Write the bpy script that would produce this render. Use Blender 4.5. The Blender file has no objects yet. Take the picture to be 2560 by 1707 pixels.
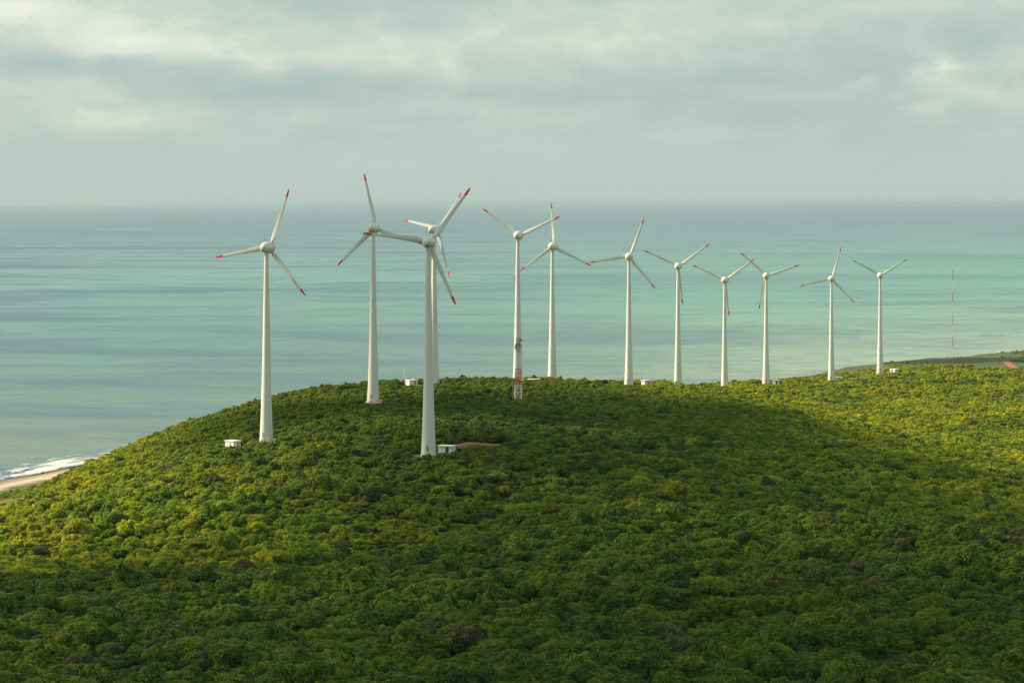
import bpy, bmesh, math, random
import numpy as np
from mathutils import Vector, Matrix

# ------------------------------------------------------------------ camera, sky, sun, exposure
scene = bpy.context.scene
COL = scene.collection
random.seed(7)
R = math.radians

F_SRC = 7111.0            # focal length in pixels of the 2560 px wide photograph
V0 = 507.0                # row of the level line
EYE = 127.5               # camera height above the sea

cam_data = bpy.data.cameras.new('camera')
cam = bpy.data.objects.new('camera', cam_data)
COL.objects.link(cam)
scene.camera = cam
cam.location = (0, 0, EYE)
cam.rotation_euler = (R(90), 0, 0)
cam_data.sensor_width = 36.0
cam_data.lens = 36.0 * F_SRC / 2560.0
cam_data.shift_y = -(853.5 - V0) / 2560.0
cam_data.clip_start = 1.0
cam_data.clip_end = 400000.0

SUN_EL, SUN_AZ = R(31), R(-79)       # azimuth from +Y (the view direction), negative = left
SUN_DIR = Vector((math.sin(SUN_AZ) * math.cos(SUN_EL), math.cos(SUN_AZ) * math.cos(SUN_EL), math.sin(SUN_EL)))

scene.view_settings.view_transform = 'Standard'
scene.view_settings.look = 'None'
scene.view_settings.gamma = 1.0
scene.view_settings.use_curve_mapping = False
scene.view_settings.exposure = 0.55

sun_data = bpy.data.lights.new('sun', 'SUN')
sun_data.energy = 5.0
sun_data.angle = R(1.3)
sun_data.color = (1.0, 0.85, 0.62)
sun = bpy.data.objects.new('sun', sun_data)
COL.objects.link(sun)
sun.rotation_euler = SUN_DIR.to_track_quat('Z', 'Y').to_euler()
sun.location = (0, 0, 400)


class NT:
    """small node tree writer"""
    def __init__(self, tree):
        self.t = tree
        tree.nodes.clear()

    def n(self, kind, **kw):
        nd = self.t.nodes.new(kind)
        ins = kw.pop('ins', {})
        for k, v in kw.items():
            setattr(nd, k, v)
        for k, v in ins.items():
            self.put(nd, k, v)
        return nd

    def put(self, nd, k, v):
        sock = nd.inputs[k]
        if isinstance(v, bpy.types.NodeSocket):
            self.t.links.new(v, sock)
        elif isinstance(v, bpy.types.Node):
            self.t.links.new(v.outputs[0], sock)
        else:
            sock.default_value = v

    def m(self, op, a, b=None, c=None, clamp=False):
        nd = self.n('ShaderNodeMath', operation=op, use_clamp=clamp)
        for i, v in enumerate((a, b, c)):
            if v is not None:
                self.put(nd, i, v)
        return nd.outputs[0]

    def mix(self, f, a, b, blend='MIX'):
        nd = self.n('ShaderNodeMix', data_type='RGBA', blend_type=blend)
        self.put(nd, 0, f)
        self.put(nd, 6, a)
        self.put(nd, 7, b)
        return nd.outputs[2]

    def ramp(self, f, stops, interp='LINEAR'):
        nd = self.n('ShaderNodeValToRGB')
        self.put(nd, 0, f)
        cr = nd.color_ramp
        cr.interpolation = interp
        while len(cr.elements) < len(stops):
            cr.elements.new(0.5)
        for e, (p, c) in zip(cr.elements, stops):
            e.position = p
            e.color = c if len(c) == 4 else (*c, 1)
        return nd.outputs[0]

    def noise(self, vec, scale, detail=4, rough=0.5, dist=0.0):
        nd = self.n('ShaderNodeTexNoise')
        self.put(nd, 'Vector', vec)
        nd.inputs['Scale'].default_value = scale
        nd.inputs['Detail'].default_value = detail
        nd.inputs['Roughness'].default_value = rough
        nd.inputs['Distortion'].default_value = dist
        return nd.outputs[0]

    def mr(self, v, a, b, c=0.0, d=1.0, smooth=True):
        nd = self.n('ShaderNodeMapRange', interpolation_type='SMOOTHSTEP' if smooth else 'LINEAR')
        self.put(nd, 0, v)
        for i, x in enumerate((a, b, c, d)):
            nd.inputs[i + 1].default_value = x
        return nd.outputs[0]

    def xyz(self, x, y, z):
        nd = self.n('ShaderNodeCombineXYZ')
        for i, v in enumerate((x, y, z)):
            self.put(nd, i, v)
        return nd.outputs[0]

    def scale(self, v, s):
        nd = self.n('ShaderNodeVectorMath', operation='MULTIPLY')
        self.put(nd, 0, v)
        self.put(nd, 1, s)
        return nd.outputs[0]


world = bpy.data.worlds.new('World')
scene.world = world
world.use_nodes = True
w = NT(world.node_tree)
tc = w.n('ShaderNodeTexCoord').outputs['Generated']
sep = w.n('ShaderNodeSeparateXYZ', ins={0: tc})
dx, dy, dz = sep.outputs
sky = w.n('ShaderNodeTexSky', sky_type='NISHITA')
sky.sun_disc = False
sky.sun_elevation = SUN_EL
sky.sun_rotation = SUN_AZ
sky.altitude = 130
sky.air_density = 1.2
sky.dust_density = 3.0
sky.ozone_density = 1.0
zp = w.m('ADD', w.m('MAXIMUM', dz, 0.0), 0.022)
px, py = w.m('DIVIDE', dx, zp), w.m('DIVIDE', dy, zp)
plane = w.xyz(px, py, 0.0)
warp = w.n('ShaderNodeTexNoise', ins={'Vector': plane, 'Scale': 0.25, 'Detail': 3})
wv = w.n('ShaderNodeVectorMath', operation='SUBTRACT', ins={0: warp.outputs['Color'], 1: (0.5, 0.5, 0.5)}).outputs[0]
wv = w.scale(wv, (2.4, 2.4, 0))
pw = w.n('ShaderNodeVectorMath', operation='ADD', ins={0: plane, 1: wv}).outputs[0]
n1 = w.noise(w.scale(pw, (0.24, 0.13, 1)), 1.0, 7, 0.52)
n2 = w.noise(w.scale(pw, (0.7, 0.33, 1)), 1.0, 6, 0.55)
# individual cloud masses, placed by azimuth and elevation
az = w.m('ARCTAN2', dx, dy)
el = w.m('ARCSINE', dz)
skyvec = w.scale(w.xyz(az, el, 0.0), (16, 60, 1))
wob = w.n('ShaderNodeTexNoise', ins={'Vector': skyvec, 'Scale': 1.3, 'Detail': 5, 'Roughness': 0.55})
wsep = w.n('ShaderNodeSeparateXYZ', ins={0: wob.outputs['Color']})
azw = w.m('ADD', az, w.m('MULTIPLY', w.m('SUBTRACT', wsep.outputs[0], 0.5), 0.070))
elw = w.m('ADD', el, w.m('MULTIPLY', w.m('SUBTRACT', wsep.outputs[1], 0.5), 0.018))


def sky_blob(u, v, ru, rv, amp):
    """one cloud mass centred on direction (u, v), soft edged"""
    a0, e0 = math.atan((u - 1280) / F_SRC), math.atan((V0 - v) / F_SRC)
    a = w.m('DIVIDE', w.m('SUBTRACT', azw, a0), ru / F_SRC)
    e = w.m('DIVIDE', w.m('SUBTRACT', elw, e0), rv / F_SRC)
    r2 = w.m('ADD', w.m('MULTIPLY', a, a), w.m('MULTIPLY', e, e))
    return w.m('MULTIPLY', w.m('EXPONENT', w.m('MULTIPLY', r2, -1.0)), amp)


light = 0.0
lump = w.noise(w.scale(w.xyz(az, el, 0.3), (34, 62, 1)), 1.0, 7, 0.58, 0.6)
blobs = [  # u, v, half width, half height, brightness
    (260, 285, 190, 34, 0.40), (60, 225, 170, 24, 0.30), (330, 100, 420, 48, 0.40),
    (30, 25, 220, 36, 0.45), (600, 150, 260, 26, 0.22), (1330, 110, 330, 40, 0.22), (2350, 170, 70, 26, 0.40),
    (2330, 280, 60, 30, 0.36), (2450, 225, 120, 50, 0.22), (2100, 195, 34, 20, 0.30), (1850, 60, 260, 30, 0.18),
    (1180, 250, 180, 30, 0.14), (2300, 20, 260, 25, 0.2), (1000, 370, 150, 26, 0.10), (1400, 290, 160, 22, 0.10),
    (640, 205, 380, 30, -0.34), (800, 10, 200, 22, -0.22), (1640, 215, 240, 60, -0.18), (120, 160, 260, 22, -0.22),
    (1560, 20, 110, 14, -0.16), (2050, 115, 200, 26, -0.16), (1900, 290, 300, 40, -0.12), (2500, 110, 130, 22, -0.12),
    (420, 45, 160, 16, -0.10), (1000, 70, 180, 18, -0.12), (900, 310, 220, 20, -0.05)]
for bdef in blobs:
    u_, v_, ru_, rv_, am_ = bdef
    light = w.m('ADD', light, sky_blob(u_, v_, ru_ * 1.05, rv_ * 1.3, am_ * 1.0))
base = w.m('ADD', w.m('MULTIPLY', w.m('SUBTRACT', n1, 0.5), 0.95), w.m('MULTIPLY', w.m('SUBTRACT', n2, 0.5), 0.45))
base = w.m('ADD', base, w.m('MULTIPLY', w.m('SUBTRACT', lump, 0.5), 0.75))
fade = w.mr(el, 0.004, 0.045)
val = w.m('ADD', w.m('MULTIPLY', w.m('ADD', base, light), fade), 0.49)
cloud = w.ramp(val, [(0.0, (2.95, 3.90, 3.95)), (0.40, (3.70, 4.62, 4.30)), (0.68, (4.70, 5.35, 4.80)), (1.0, (6.5, 6.85, 5.9))])
sky_mix = w.mix(0.93, sky.outputs[0], cloud)
bg = w.n('ShaderNodeBackground', ins={'Color': sky_mix, 'Strength': 0.09})
w.n('ShaderNodeOutputWorld', ins={'Surface': bg.outputs[0]})

# ------------------------------------------------------------------ terrain shape
COAST = np.array([(-1400, -900), (-700, 100), (-420, 700), (-300, 1080), (-238, 1290), (-206, 1400), (-120, 1590),
                  (0, 1790), (110, 1960), (230, 2110), (330, 2250), (392, 2318), (470, 2372), (900, 2700), (1600, 3100)], float)


def coast_dist(X, Y):
    """distance inland from the shoreline (negative at sea)"""
    P = np.stack([X, Y], -1)
    best = np.full(X.shape, 1e9)
    sgn = np.ones(X.shape)
    for a, b in zip(COAST[:-1], COAST[1:]):
        d = b - a
        t = np.clip(((P - a) @ d) / (d @ d), 0, 1)
        q = P - (a + t[..., None] * d)
        r = np.hypot(q[..., 0], q[..., 1])
        s = np.where(d[0] * q[..., 1] - d[1] * q[..., 0] < 0, 1.0, -1.0)
        up = r < best
        best = np.where(up, r, best)
        sgn = np.where(up, s, sgn)
    return best * sgn


def px_point(u, v, Y, off=0.0):
    return ((u - 1280) / F_SRC * Y, Y, EYE - (v - V0) / F_SRC * Y - off)


C_ = 3.1      # canopy height over the ground
CTRL = []
for u, v, Y in [
        (-100, 1707, 425), (500, 1707, 430), (1280, 1707, 425), (2000, 1707, 425), (2660, 1707, 425),
        (-80, 1464, 520), (435, 1491, 512), (762, 1453, 536), (1034, 1390, 572), (1306, 1284, 648),
        (1687, 1248, 698), (2068, 1286, 668), (2500, 1350, 620),
        (0, 1290, 820), (0, 1248, 1040), (103, 1199, 1060), (207, 1150, 1060), (315, 1107, 1045), (435, 1056, 1045), (522, 1023, 1050),
        (631, 990, 1060), (805, 965, 1085), (980, 943, 1115), (1154, 936, 1150), (1284, 940, 1220), (1447, 947, 1262),
        (1567, 957, 1295), (1698, 958, 1330),
        (1284, 952, 1150), (1440, 966, 1150), (1567, 977, 1150), (1698, 982, 1150), (1698, 970, 1250), (1567, 967, 1225), (1440, 957, 1215),
        (1154, 946, 1080), (980, 953, 1050), (0, 1268, 950), (-60, 1295, 950), (103, 1220, 960), (207, 1165, 980), (0, 1285, 880),
        (2177, 1072, 1120), (2286, 1102, 1085), (2400, 1132, 1050), (2560, 1165, 1020), (2068, 1036, 1190),
        (1850, 977, 1160), (1960, 1012, 1120), (2068, 1047, 1090), (2177, 1087, 1045), (2286, 1123, 1000), (2450, 1167, 950),
        (2600, 1210, 900),
        (1980, 992, 1500), (2250, 990, 1520), (2068, 1022, 1380), (2300, 1065, 1250), (2550, 1105, 1160), (2560, 1010, 1420),
        (2560, 950, 1680), (2400, 920, 1850), (2560, 912, 1960), (2240, 923, 1915), (2100, 942, 1830), (2000, 956, 1790),
        (1900, 965, 1700)]:
    CTRL.append(px_point(u, v, Y, C_))
for u, v, Y in [(2190, 919, 2000), (2250, 911, 2060), (2350, 902, 2120), (2450, 895, 2190), (2540, 888, 2230)]:
    CTRL.append(px_point(u, v, Y))
CTRL += [(-50, 620, 39.5), (-15, 670, 39.5), (20, 735, 40), (60, 785, 41), (105, 785, 40), (-105, 620, 40), (-190, 1180, 7), (-206, 1125, 7), (-165, 1205, 10), (-230, 1160, 3), (-195, 1090, 12), (0, 300, 52), (-250, 300, 46), (250, 300, 50), (0, -300, 50), (-500, -200, 35),
         (500, -200, 48), (600, 600, 40), (700, 1200, 30), (800, 1900, 20), (-330, 700, 12), (-250, 760, 20), (-260, 1000, 9),
         (-145, 1180, 20), (-60, 1230, 38), (20, 1340, 36), (70, 1500, 24), (90, 1700, 12), (-190, 1260, 3), (-110, 1350, 12), (-30, 1500, 13),
         (150, 1300, 28), (230, 1350, 27), (1500, 1000, 30), (1500, 2500, 15), (600, 2300, 9)]
# name, tower column u, hub row v, distance, yaw, first blade angle, nacelle
TURB = [(666, 618.8, 912, 22, 70.0), (933, 570.3, 1014, 18, 103.0), (1085, 574.5, 1135, 43, 49.0), (1071.3, 605.2, 829, 6, 53.0),
        (1294.5, 589.0, 1215, 15, 145.0), (1380.7, 616.2, 1290, 21, 94.5), (1572.3, 641.3, 1378, 10, 69.3), (1695, 665.6, 1475, 11, 156.3),
        (1811.6, 700.3, 1558, 13, 156.3), (1915.3, 689.6, 1640, 5, 138.3), (2078.6, 696.7, 1732, 13, 73.8), (2200.3, 688.5, 1812, 6, 151.3)]
HUB = 62.0
TPOS = []
for u, v, Y, yaw, a in TURB:
    x = (u - 1280) / F_SRC * Y
    z = EYE - (v - V0) / F_SRC * Y - HUB
    TPOS.append((x, Y, z))
    CTRL.append((x, Y, z))
CP = np.array(CTRL, float)


def _phi(r2):
    return -np.sqrt(r2 + 45.0 ** 2)


_d2 = ((CP[:, None, :2] - CP[None, :, :2]) ** 2).sum(-1)
_n = len(CP)
_S = 1000.0
_A = np.zeros((_n + 3, _n + 3))
_A[:_n, :_n] = _phi(_d2) - np.eye(_n) * (-3.0)
_A[:_n, _n] = 1
_A[:_n, _n + 1:] = CP[:, :2] / _S
_A[_n:, :_n] = _A[:_n, _n:].T
_W = np.linalg.solve(_A, np.concatenate([CP[:, 2], np.zeros(3)]))

_rng = np.random.default_rng(11)
_LAT = _rng.random((256, 256))


def vnoise(X, Y, wl, seed=0):
    x, y = X / wl + seed * 17.31, Y / wl + seed * 9.77
    xi, yi = np.floor(x).astype(int), np.floor(y).astype(int)
    fx, fy = x - xi, y - yi
    fx, fy = fx * fx * (3 - 2 * fx), fy * fy * (3 - 2 * fy)
    g = lambda i, j: _LAT[(xi + i) & 255, (yi + j) & 255]
    return (g(0, 0) * (1 - fx) + g(1, 0) * fx) * (1 - fy) + (g(0, 1) * (1 - fx) + g(1, 1) * fx) * fy - 0.5


def sstep(a, b, x):
    t = np.clip((x - a) / (b - a), 0, 1)
    return t * t * (3 - 2 * t)


def ground(X, Y):
    X = np.asarray(X, float)
    Y = np.asarray(Y, float)
    sh = X.shape
    x, y = X.ravel(), Y.ravel()
    z = np.empty_like(x)
    for s in range(0, len(x), 20000):
        a, b = x[s:s + 20000], y[s:s + 20000]
        r2 = (a[:, None] - CP[None, :, 0]) ** 2 + (b[:, None] - CP[None, :, 1]) ** 2
        z[s:s + 20000] = _phi(r2) @ _W[:_n] + _W[_n] + (_W[_n + 1] * a + _W[_n + 2] * b) / _S
    pad = np.ones_like(z)
    for tx, ty, tz in TPOS:
        pad = np.minimum(pad, sstep(8, 35, np.hypot(x - tx, y - ty)))
    rel = 1 + 0.9 * sstep(960, 780, y)
    z = z + pad * rel * (vnoise(x, y, 70, 1) * 2.4 + vnoise(x, y, 31, 2) * 1.7 + vnoise(x, y, 13, 3) * 0.6)
    s = coast_dist(x, y)
    beach = np.where(s > 0, s * 0.045, s * 0.06)
    rt = sstep(190, 310, x)
    dune = beach + sstep(55 - 50 * rt, 190 - 125 * rt, s) * 60 + sstep(35, 60, s) * (1.6 + vnoise(x, y, 18, 5) * 2)
    z = np.where(s < 150, np.minimum(np.maximum(z, beach), dune), z)
    z = np.maximum(z, -9.0)
    return z.reshape(sh)


def hit(u, v):
    """where the sight line of a photograph pixel first meets the ground"""
    Y = np.arange(380.0, 3000.0, 1.0)
    X = (u - 1280) / F_SRC * Y
    Z = EYE - (v - V0) / F_SRC * Y
    g = ground(X, Y)
    k = np.argmax(g >= Z) if (g >= Z).any() else len(Y) - 1
    return float(X[k]), float(Y[k]), float(g[k])
#END_TERRAIN

# ------------------------------------------------------------------ object helpers
def mesh_of(name, verts, faces, smooth=False):
    me = bpy.data.meshes.new(name)
    me.from_pydata([tuple(v) for v in verts], [], [tuple(f) for f in faces])
    if smooth:
        me.polygons.foreach_set('use_smooth', [True] * len(me.polygons))
    me.update()
    return me


def fast_mesh(name, V, Fc, smooth=False):
    """numpy vertices (n,3) and faces (m,k)"""
    me = bpy.data.meshes.new(name)
    m, k = Fc.shape
    me.vertices.add(len(V))
    me.vertices.foreach_set('co', np.ascontiguousarray(V, dtype=np.float32).ravel())
    me.loops.add(m * k)
    me.loops.foreach_set('vertex_index', np.ascontiguousarray(Fc, dtype=np.int32).ravel())
    me.polygons.add(m)
    me.polygons.foreach_set('loop_start', np.arange(0, m * k, k, dtype=np.int32))
    me.polygons.foreach_set('loop_total', np.full(m, k, dtype=np.int32))
    if smooth:
        me.polygons.foreach_set('use_smooth', np.ones(m, dtype=bool))
    me.update(calc_edges=True)
    return me


def link(name, me, mat=None, parent=None):
    o = bpy.data.objects.new(name, me)
    COL.objects.link(o)
    if mat is not None and not me.materials:
        me.materials.append(mat)
    if parent is not None:
        o.parent = parent
    return o


def tag(o, label=None, cat=None, group=None, kind=None):
    for k, v in (('label', label), ('category', cat), ('group', group), ('kind', kind)):
        if v:
            o[k] = v
    return o


def thing(name, loc, rz, label, cat, group=None):
    o = bpy.data.objects.new(name, None)
    COL.objects.link(o)
    o.empty_display_size = 0.5
    o.location = loc
    o.rotation_euler = (0, 0, rz)
    return tag(o, label, cat, group)


class MB:
    """collects simple solids into one mesh"""
    def __init__(self):
        self.v, self.f = [], []

    def add(self, vs, fs, M=None):
        b = len(self.v)
        self.v += [tuple(M @ Vector(p)) if M else tuple(p) for p in vs]
        self.f += [tuple(i + b for i in q) for q in fs]

    def box(self, cx, cy, cz, sx, sy, sz, M=None):
        x, y, z = sx / 2, sy / 2, sz / 2
        vs = [(cx + a * x, cy + b * y, cz + c * z) for c in (-1, 1) for b in (-1, 1) for a in (-1, 1)]
        self.add(vs, [(0, 2, 3, 1), (4, 5, 7, 6), (0, 1, 5, 4), (2, 6, 7, 3), (0, 4, 6, 2), (1, 3, 7, 5)], M)

    def bar(self, p, q, r, r2=None, n=6):
        p, q = Vector(p), Vector(q)
        M = (q - p).to_track_quat('Z', 'Y').to_matrix().to_4x4()
        M.translation = p
        L = (q - p).length
        self.lathe([(r, 0), (r2 if r2 is not None else r, L)], n, M)

    def lathe(self, prof, n=24, M=None, cap=True):
        vs = [(r * math.cos(2 * math.pi * i / n), r * math.sin(2 * math.pi * i / n), z) for r, z in prof for i in range(n)]
        fs = []
        for k in range(len(prof) - 1):
            for i in range(n):
                j = (i + 1) % n
                fs.append((k * n + i, k * n + j, (k + 1) * n + j, (k + 1) * n + i))
        if cap:
            fs.append(tuple(range(n))[::-1])
            fs.append(tuple((len(prof) - 1) * n + i for i in range(n)))
        self.add(vs, fs, M)

    def mesh(self, name, smooth=False):
        return mesh_of(name, self.v, self.f, smooth)


def new_mat(name):
    m = bpy.data.materials.new(name)
    m.use_nodes = True
    return m, NT(m.node_tree)


def finish(t, shader, disp=None):
    t.n('ShaderNodeOutputMaterial', ins={'Surface': shader})


def paint(name, col, rough=0.5, dirt=0.12, scale=1.5, bump=0.02):
    m, t = new_mat(name)
    g = t.n('ShaderNodeTexCoord').outputs['Object']
    a = t.noise(t.scale(g, (1, 1, 0.15)), scale, 6, 0.6)
    b = t.noise(g, scale * 6, 4, 0.6)
    f = t.m('MULTIPLY', t.mr(a, 0.4, 0.75), dirt * 3)
    c = t.mix(f, (*col, 1), (col[0] * .62, col[1] * .6, col[2] * .52, 1))
    c = t.mix(t.m('MULTIPLY', b, dirt), c, (col[0] * .8, col[1] * .8, col[2] * .78, 1))
    p = t.n('ShaderNodeBsdfPrincipled', ins={'Base Color': c, 'Roughness': rough})
    bp = t.n('ShaderNodeBump', ins={'Height': b, 'Strength': 0.3, 'Distance': bump})
    t.put(p, 'Normal', bp)
    finish(t, p.outputs[0])
    return m


M_TOWER = paint('tower_paint', (0.68, 0.69, 0.64), 0.55, 0.10, 0.5)
M_BLADE = paint('blade_paint', (0.66, 0.67, 0.62), 0.38, 0.08, 0.8)
M_RED = paint('red_tip_paint', (0.80, 0.035, 0.05), 0.4, 0.08)
M_NAC = paint('nacelle_paint', (0.76, 0.75, 0.66), 0.35, 0.10, 0.8)
M_SEAM = paint('seam_grey', (0.34, 0.34, 0.31), 0.6, 0.1)
M_DARK = paint('dark_grey', (0.05, 0.055, 0.055), 0.6, 0.1)
M_HUT = paint('hut_render', (0.80, 0.77, 0.70), 0.8, 0.16, 1.0)
M_ROOF = paint('hut_roof', (0.82, 0.80, 0.76), 0.8, 0.12, 1.0)
M_CONC = paint('concrete', (0.42, 0.38, 0.32), 0.9, 0.2, 1.0)
M_STEEL = paint('galvanised_steel', (0.30, 0.31, 0.31), 0.5, 0.2, 3.0)
M_LRED = paint('lattice_red', (0.50, 0.07, 0.035), 0.5, 0.15, 3.0)
M_LWHT = paint('lattice_white', (0.70, 0.70, 0.66), 0.5, 0.15, 3.0)
M_MAROON = paint('lattice_dull_red', (0.26, 0.12, 0.11), 0.6, 0.2, 3.0)
M_WOOD = paint('weathered_wood', (0.28, 0.23, 0.17), 0.9, 0.2, 3.0)
M_BIRD = paint('bird_dark', (0.03, 0.03, 0.035), 0.8, 0.1)

# ------------------------------------------------------------------ sea
def make_sea():
    n = 96
    rad = [0, 200, 500, 1000, 1500, 2000, 3000, 5000, 9000, 16000, 28000, 50000, 90000, 150000]
    V, Fc = [(0, 0, 0)], []
    for r in rad[1:]:
        for i in range(n):
            a = 2 * math.pi * i / n
            V.append((r * math.cos(a), r * math.sin(a), 0))
    for i in range(n):
        Fc.append((0, 1 + i, 1 + (i + 1) % n))
    for k in range(len(rad) - 2):
        for i in range(n):
            j = (i + 1) % n
            Fc.append((1 + k * n + i, 1 + (k + 1) * n + i, 1 + (k + 1) * n + j, 1 + k * n + j))
    m, t = new_mat('sea_water')
    P = t.n('ShaderNodeNewGeometry').outputs['Position']
    s = t.n('ShaderNodeSeparateXYZ', ins={0: P})
    # distance off the shore, along the normal of the coast (about 35 degrees from the view)
    off = t.m('SUBTRACT', t.m('MULTIPLY', s.outputs[1], 0.62), t.m('MULTIPLY', s.outputs[0], 0.80))
    wn = t.noise(t.scale(P, (1 / 900, 1 / 500, 1)), 1.0, 5, 0.55)
    offw = t.m('ADD', off, t.m('MULTIPLY', t.m('SUBTRACT', wn, 0.5), 900))
    col = t.ramp(t.mr(offw, 900, 9000, smooth=False),
                 [(0.0, SEA['sand']), (0.055, SEA['shoal']), (0.15, SEA['turq']), (0.30, SEA['teal']), (0.62, SEA['blue']), (1.0, SEA['deep'])])
    muddy = t.ramp(t.mr(offw, 900, 9000, smooth=False),
                   [(0.0, (0.17, 0.21, 0.16)), (0.05, (0.12, 0.21, 0.175)), (0.12, (0.11, 0.235, 0.21)), (0.30, SEA['teal']), (0.62, SEA['blue']), (1.0, SEA['deep'])])
    col = t.mix(t.mr(s.outputs[0], -100, 320), muddy, col)
    # wind streaks and reef patches, long across the view
    st1 = t.noise(t.scale(P, (1 / 1100, 1 / 600, 1)), 1.0, 9, 0.66, 0.8)
    st2 = t.noise(t.scale(P, (1 / 300, 1 / 130, 1)), 1.0, 7, 0.66, 0.6)
    st3 = t.noise(t.scale(P, (1 / 48, 1 / 34, 1)), 1.0, 6, 0.75, 0.3)
    lf = t.mr(s.outputs[0], 300, -400, 0.75, 1.6)
    k1 = t.m('MULTIPLY', t.m('MULTIPLY', t.mr(st1, 0.50, 0.60), 0.62), lf)
    col = t.mix(k1, col, (*SEA['patch'], 1))
    k2 = t.m('MULTIPLY', t.m('MULTIPLY', t.mr(st2, 0.49, 0.62), 0.50), lf)
    col = t.mix(k2, col, (*SEA['patch'], 1))
    k3 = t.m('MULTIPLY', t.mr(st3, 0.46, 0.60), 0.45)
    col = t.mix(k3, col, (*SEA['patch'], 1))
    lgt = t.m('MULTIPLY', t.mr(st1, 0.48, 0.34), 0.22)
    col = t.mix(lgt, col, (*SEA['light'], 1))
    wave = t.noise(t.scale(P, (1 / 26, 1 / 9, 1 / 9)), 1.0, 6, 0.6, 0.4)
    wave2 = t.noise(t.scale(P, (1 / 5, 1 / 2, 1 / 2)), 1.0, 4, 0.6, 0.4)
    h = t.m('ADD', t.m('MULTIPLY', wave, 1.5), t.m('MULTIPLY', wave2, 0.35))
    bump = t.n('ShaderNodeBump', ins={'Height': h, 'Strength': 0.8, 'Distance': 1.2})
    # small breaking crests
    cr = t.noise(t.scale(P, (1 / 16, 1 / 4, 1)), 1.0, 5, 0.7, 0.5)
    cr = t.m('MULTIPLY', t.mr(cr, 0.76, 0.80), 0.5)
    col = t.mix(cr, col, (0.7, 0.72, 0.68, 1))
    p = t.n('ShaderNodeBsdfPrincipled', ins={'Base Color': col, 'Roughness': 0.34, 'IOR': 1.33, 'Normal': bump})
    p.inputs['Specular IOR Level'].default_value = 0.5
    finish(t, p.outputs[0])
    o = link('sea', mesh_of('sea', V, Fc), m)
    tag(o, 'turquoise sea with dark wind streaks stretching to the horizon', kind='structure')


SEA = dict(sand=(0.36, 0.40, 0.27), shoal=(0.25, 0.37, 0.26), turq=(0.135, 0.34, 0.265), teal=(0.14, 0.305, 0.275),
           blue=(0.13, 0.245, 0.27), deep=(0.115, 0.205, 0.265), patch=(0.060, 0.135, 0.180), light=(0.25, 0.36, 0.30))
make_sea()

# ------------------------------------------------------------------ ground
# dirt tracks: pixel column, pixel row in the photograph -> world points on the ground
HUTDEF = [  # u, v of base centre, width, depth, height, yaw, label
    (582, 1108, 3.4, 4.6, 2.7, 48, 0),
    (1029, 971, 4.2, 3.8, 2.3, 30, 1),
    (1117, 1136, 4.8, 3.6, 2.3, -22, 2),
    (1335, 953, 5.2, 3.6, 2.3, 12, 3),
    (1614, 964, 3.9, 3.0, 2.8, 38, 4),
    (1726, 969, 3.4, 2.8, 2.4, 12, 5),
    (1940, 964, 4.0, 2.8, 2.6, -20, 6),
    (2097, 952, 4.8, 3.4, 2.0, -20, 7),
    (2236, 932, 3.4, 6.0, 2.6, 30, 8)]


def at_depth(u, Y):
    x = (u - 1280) / F_SRC * Y
    return x, Y, float(ground(np.array([x]), np.array([Y]))[0])


HUT_Y = [915, 1128, 836, 1222, 1382, 1486, 1644, 1734, 1815]
HUTS = []
for h, Y in zip(HUTDEF, HUT_Y):
    HUTS.append(at_depth(h[0], Y))
TRACKS = {
    'far_pad': ([at_depth(2105, 1780), at_depth(2135, 1800), at_depth(2165, 1830), at_depth(2195, 1865), at_depth(2215, 1900)], 5.0),
    'right_edge': ([at_depth(2515, 2060), at_depth(2530, 1990), at_depth(2548, 1920), at_depth(2580, 1850), at_depth(2660, 1780)], 7.0),
    'middle': ([at_depth(1140, 845), at_depth(1180, 852), at_depth(1225, 853), at_depth(1262, 856)], 1.9),
    'left_edge': ([at_depth(-60, 1040), at_depth(-20, 1068), at_depth(12, 1084), at_depth(16, 1110)], 6.0)}


def poly_dist(X, Y, pts):
    P = np.stack([X, Y], -1)
    best = np.full(X.shape, 1e9)
    for a, b in zip(pts[:-1], pts[1:]):
        a, b = np.array(a[:2]), np.array(b[:2])
        d = b - a
        t = np.clip(((P - a) @ d) / (d @ d), 0, 1)
        q = P - (a + t[..., None] * d)
        best = np.minimum(best, np.hypot(q[..., 0], q[..., 1]))
    return best


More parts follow.
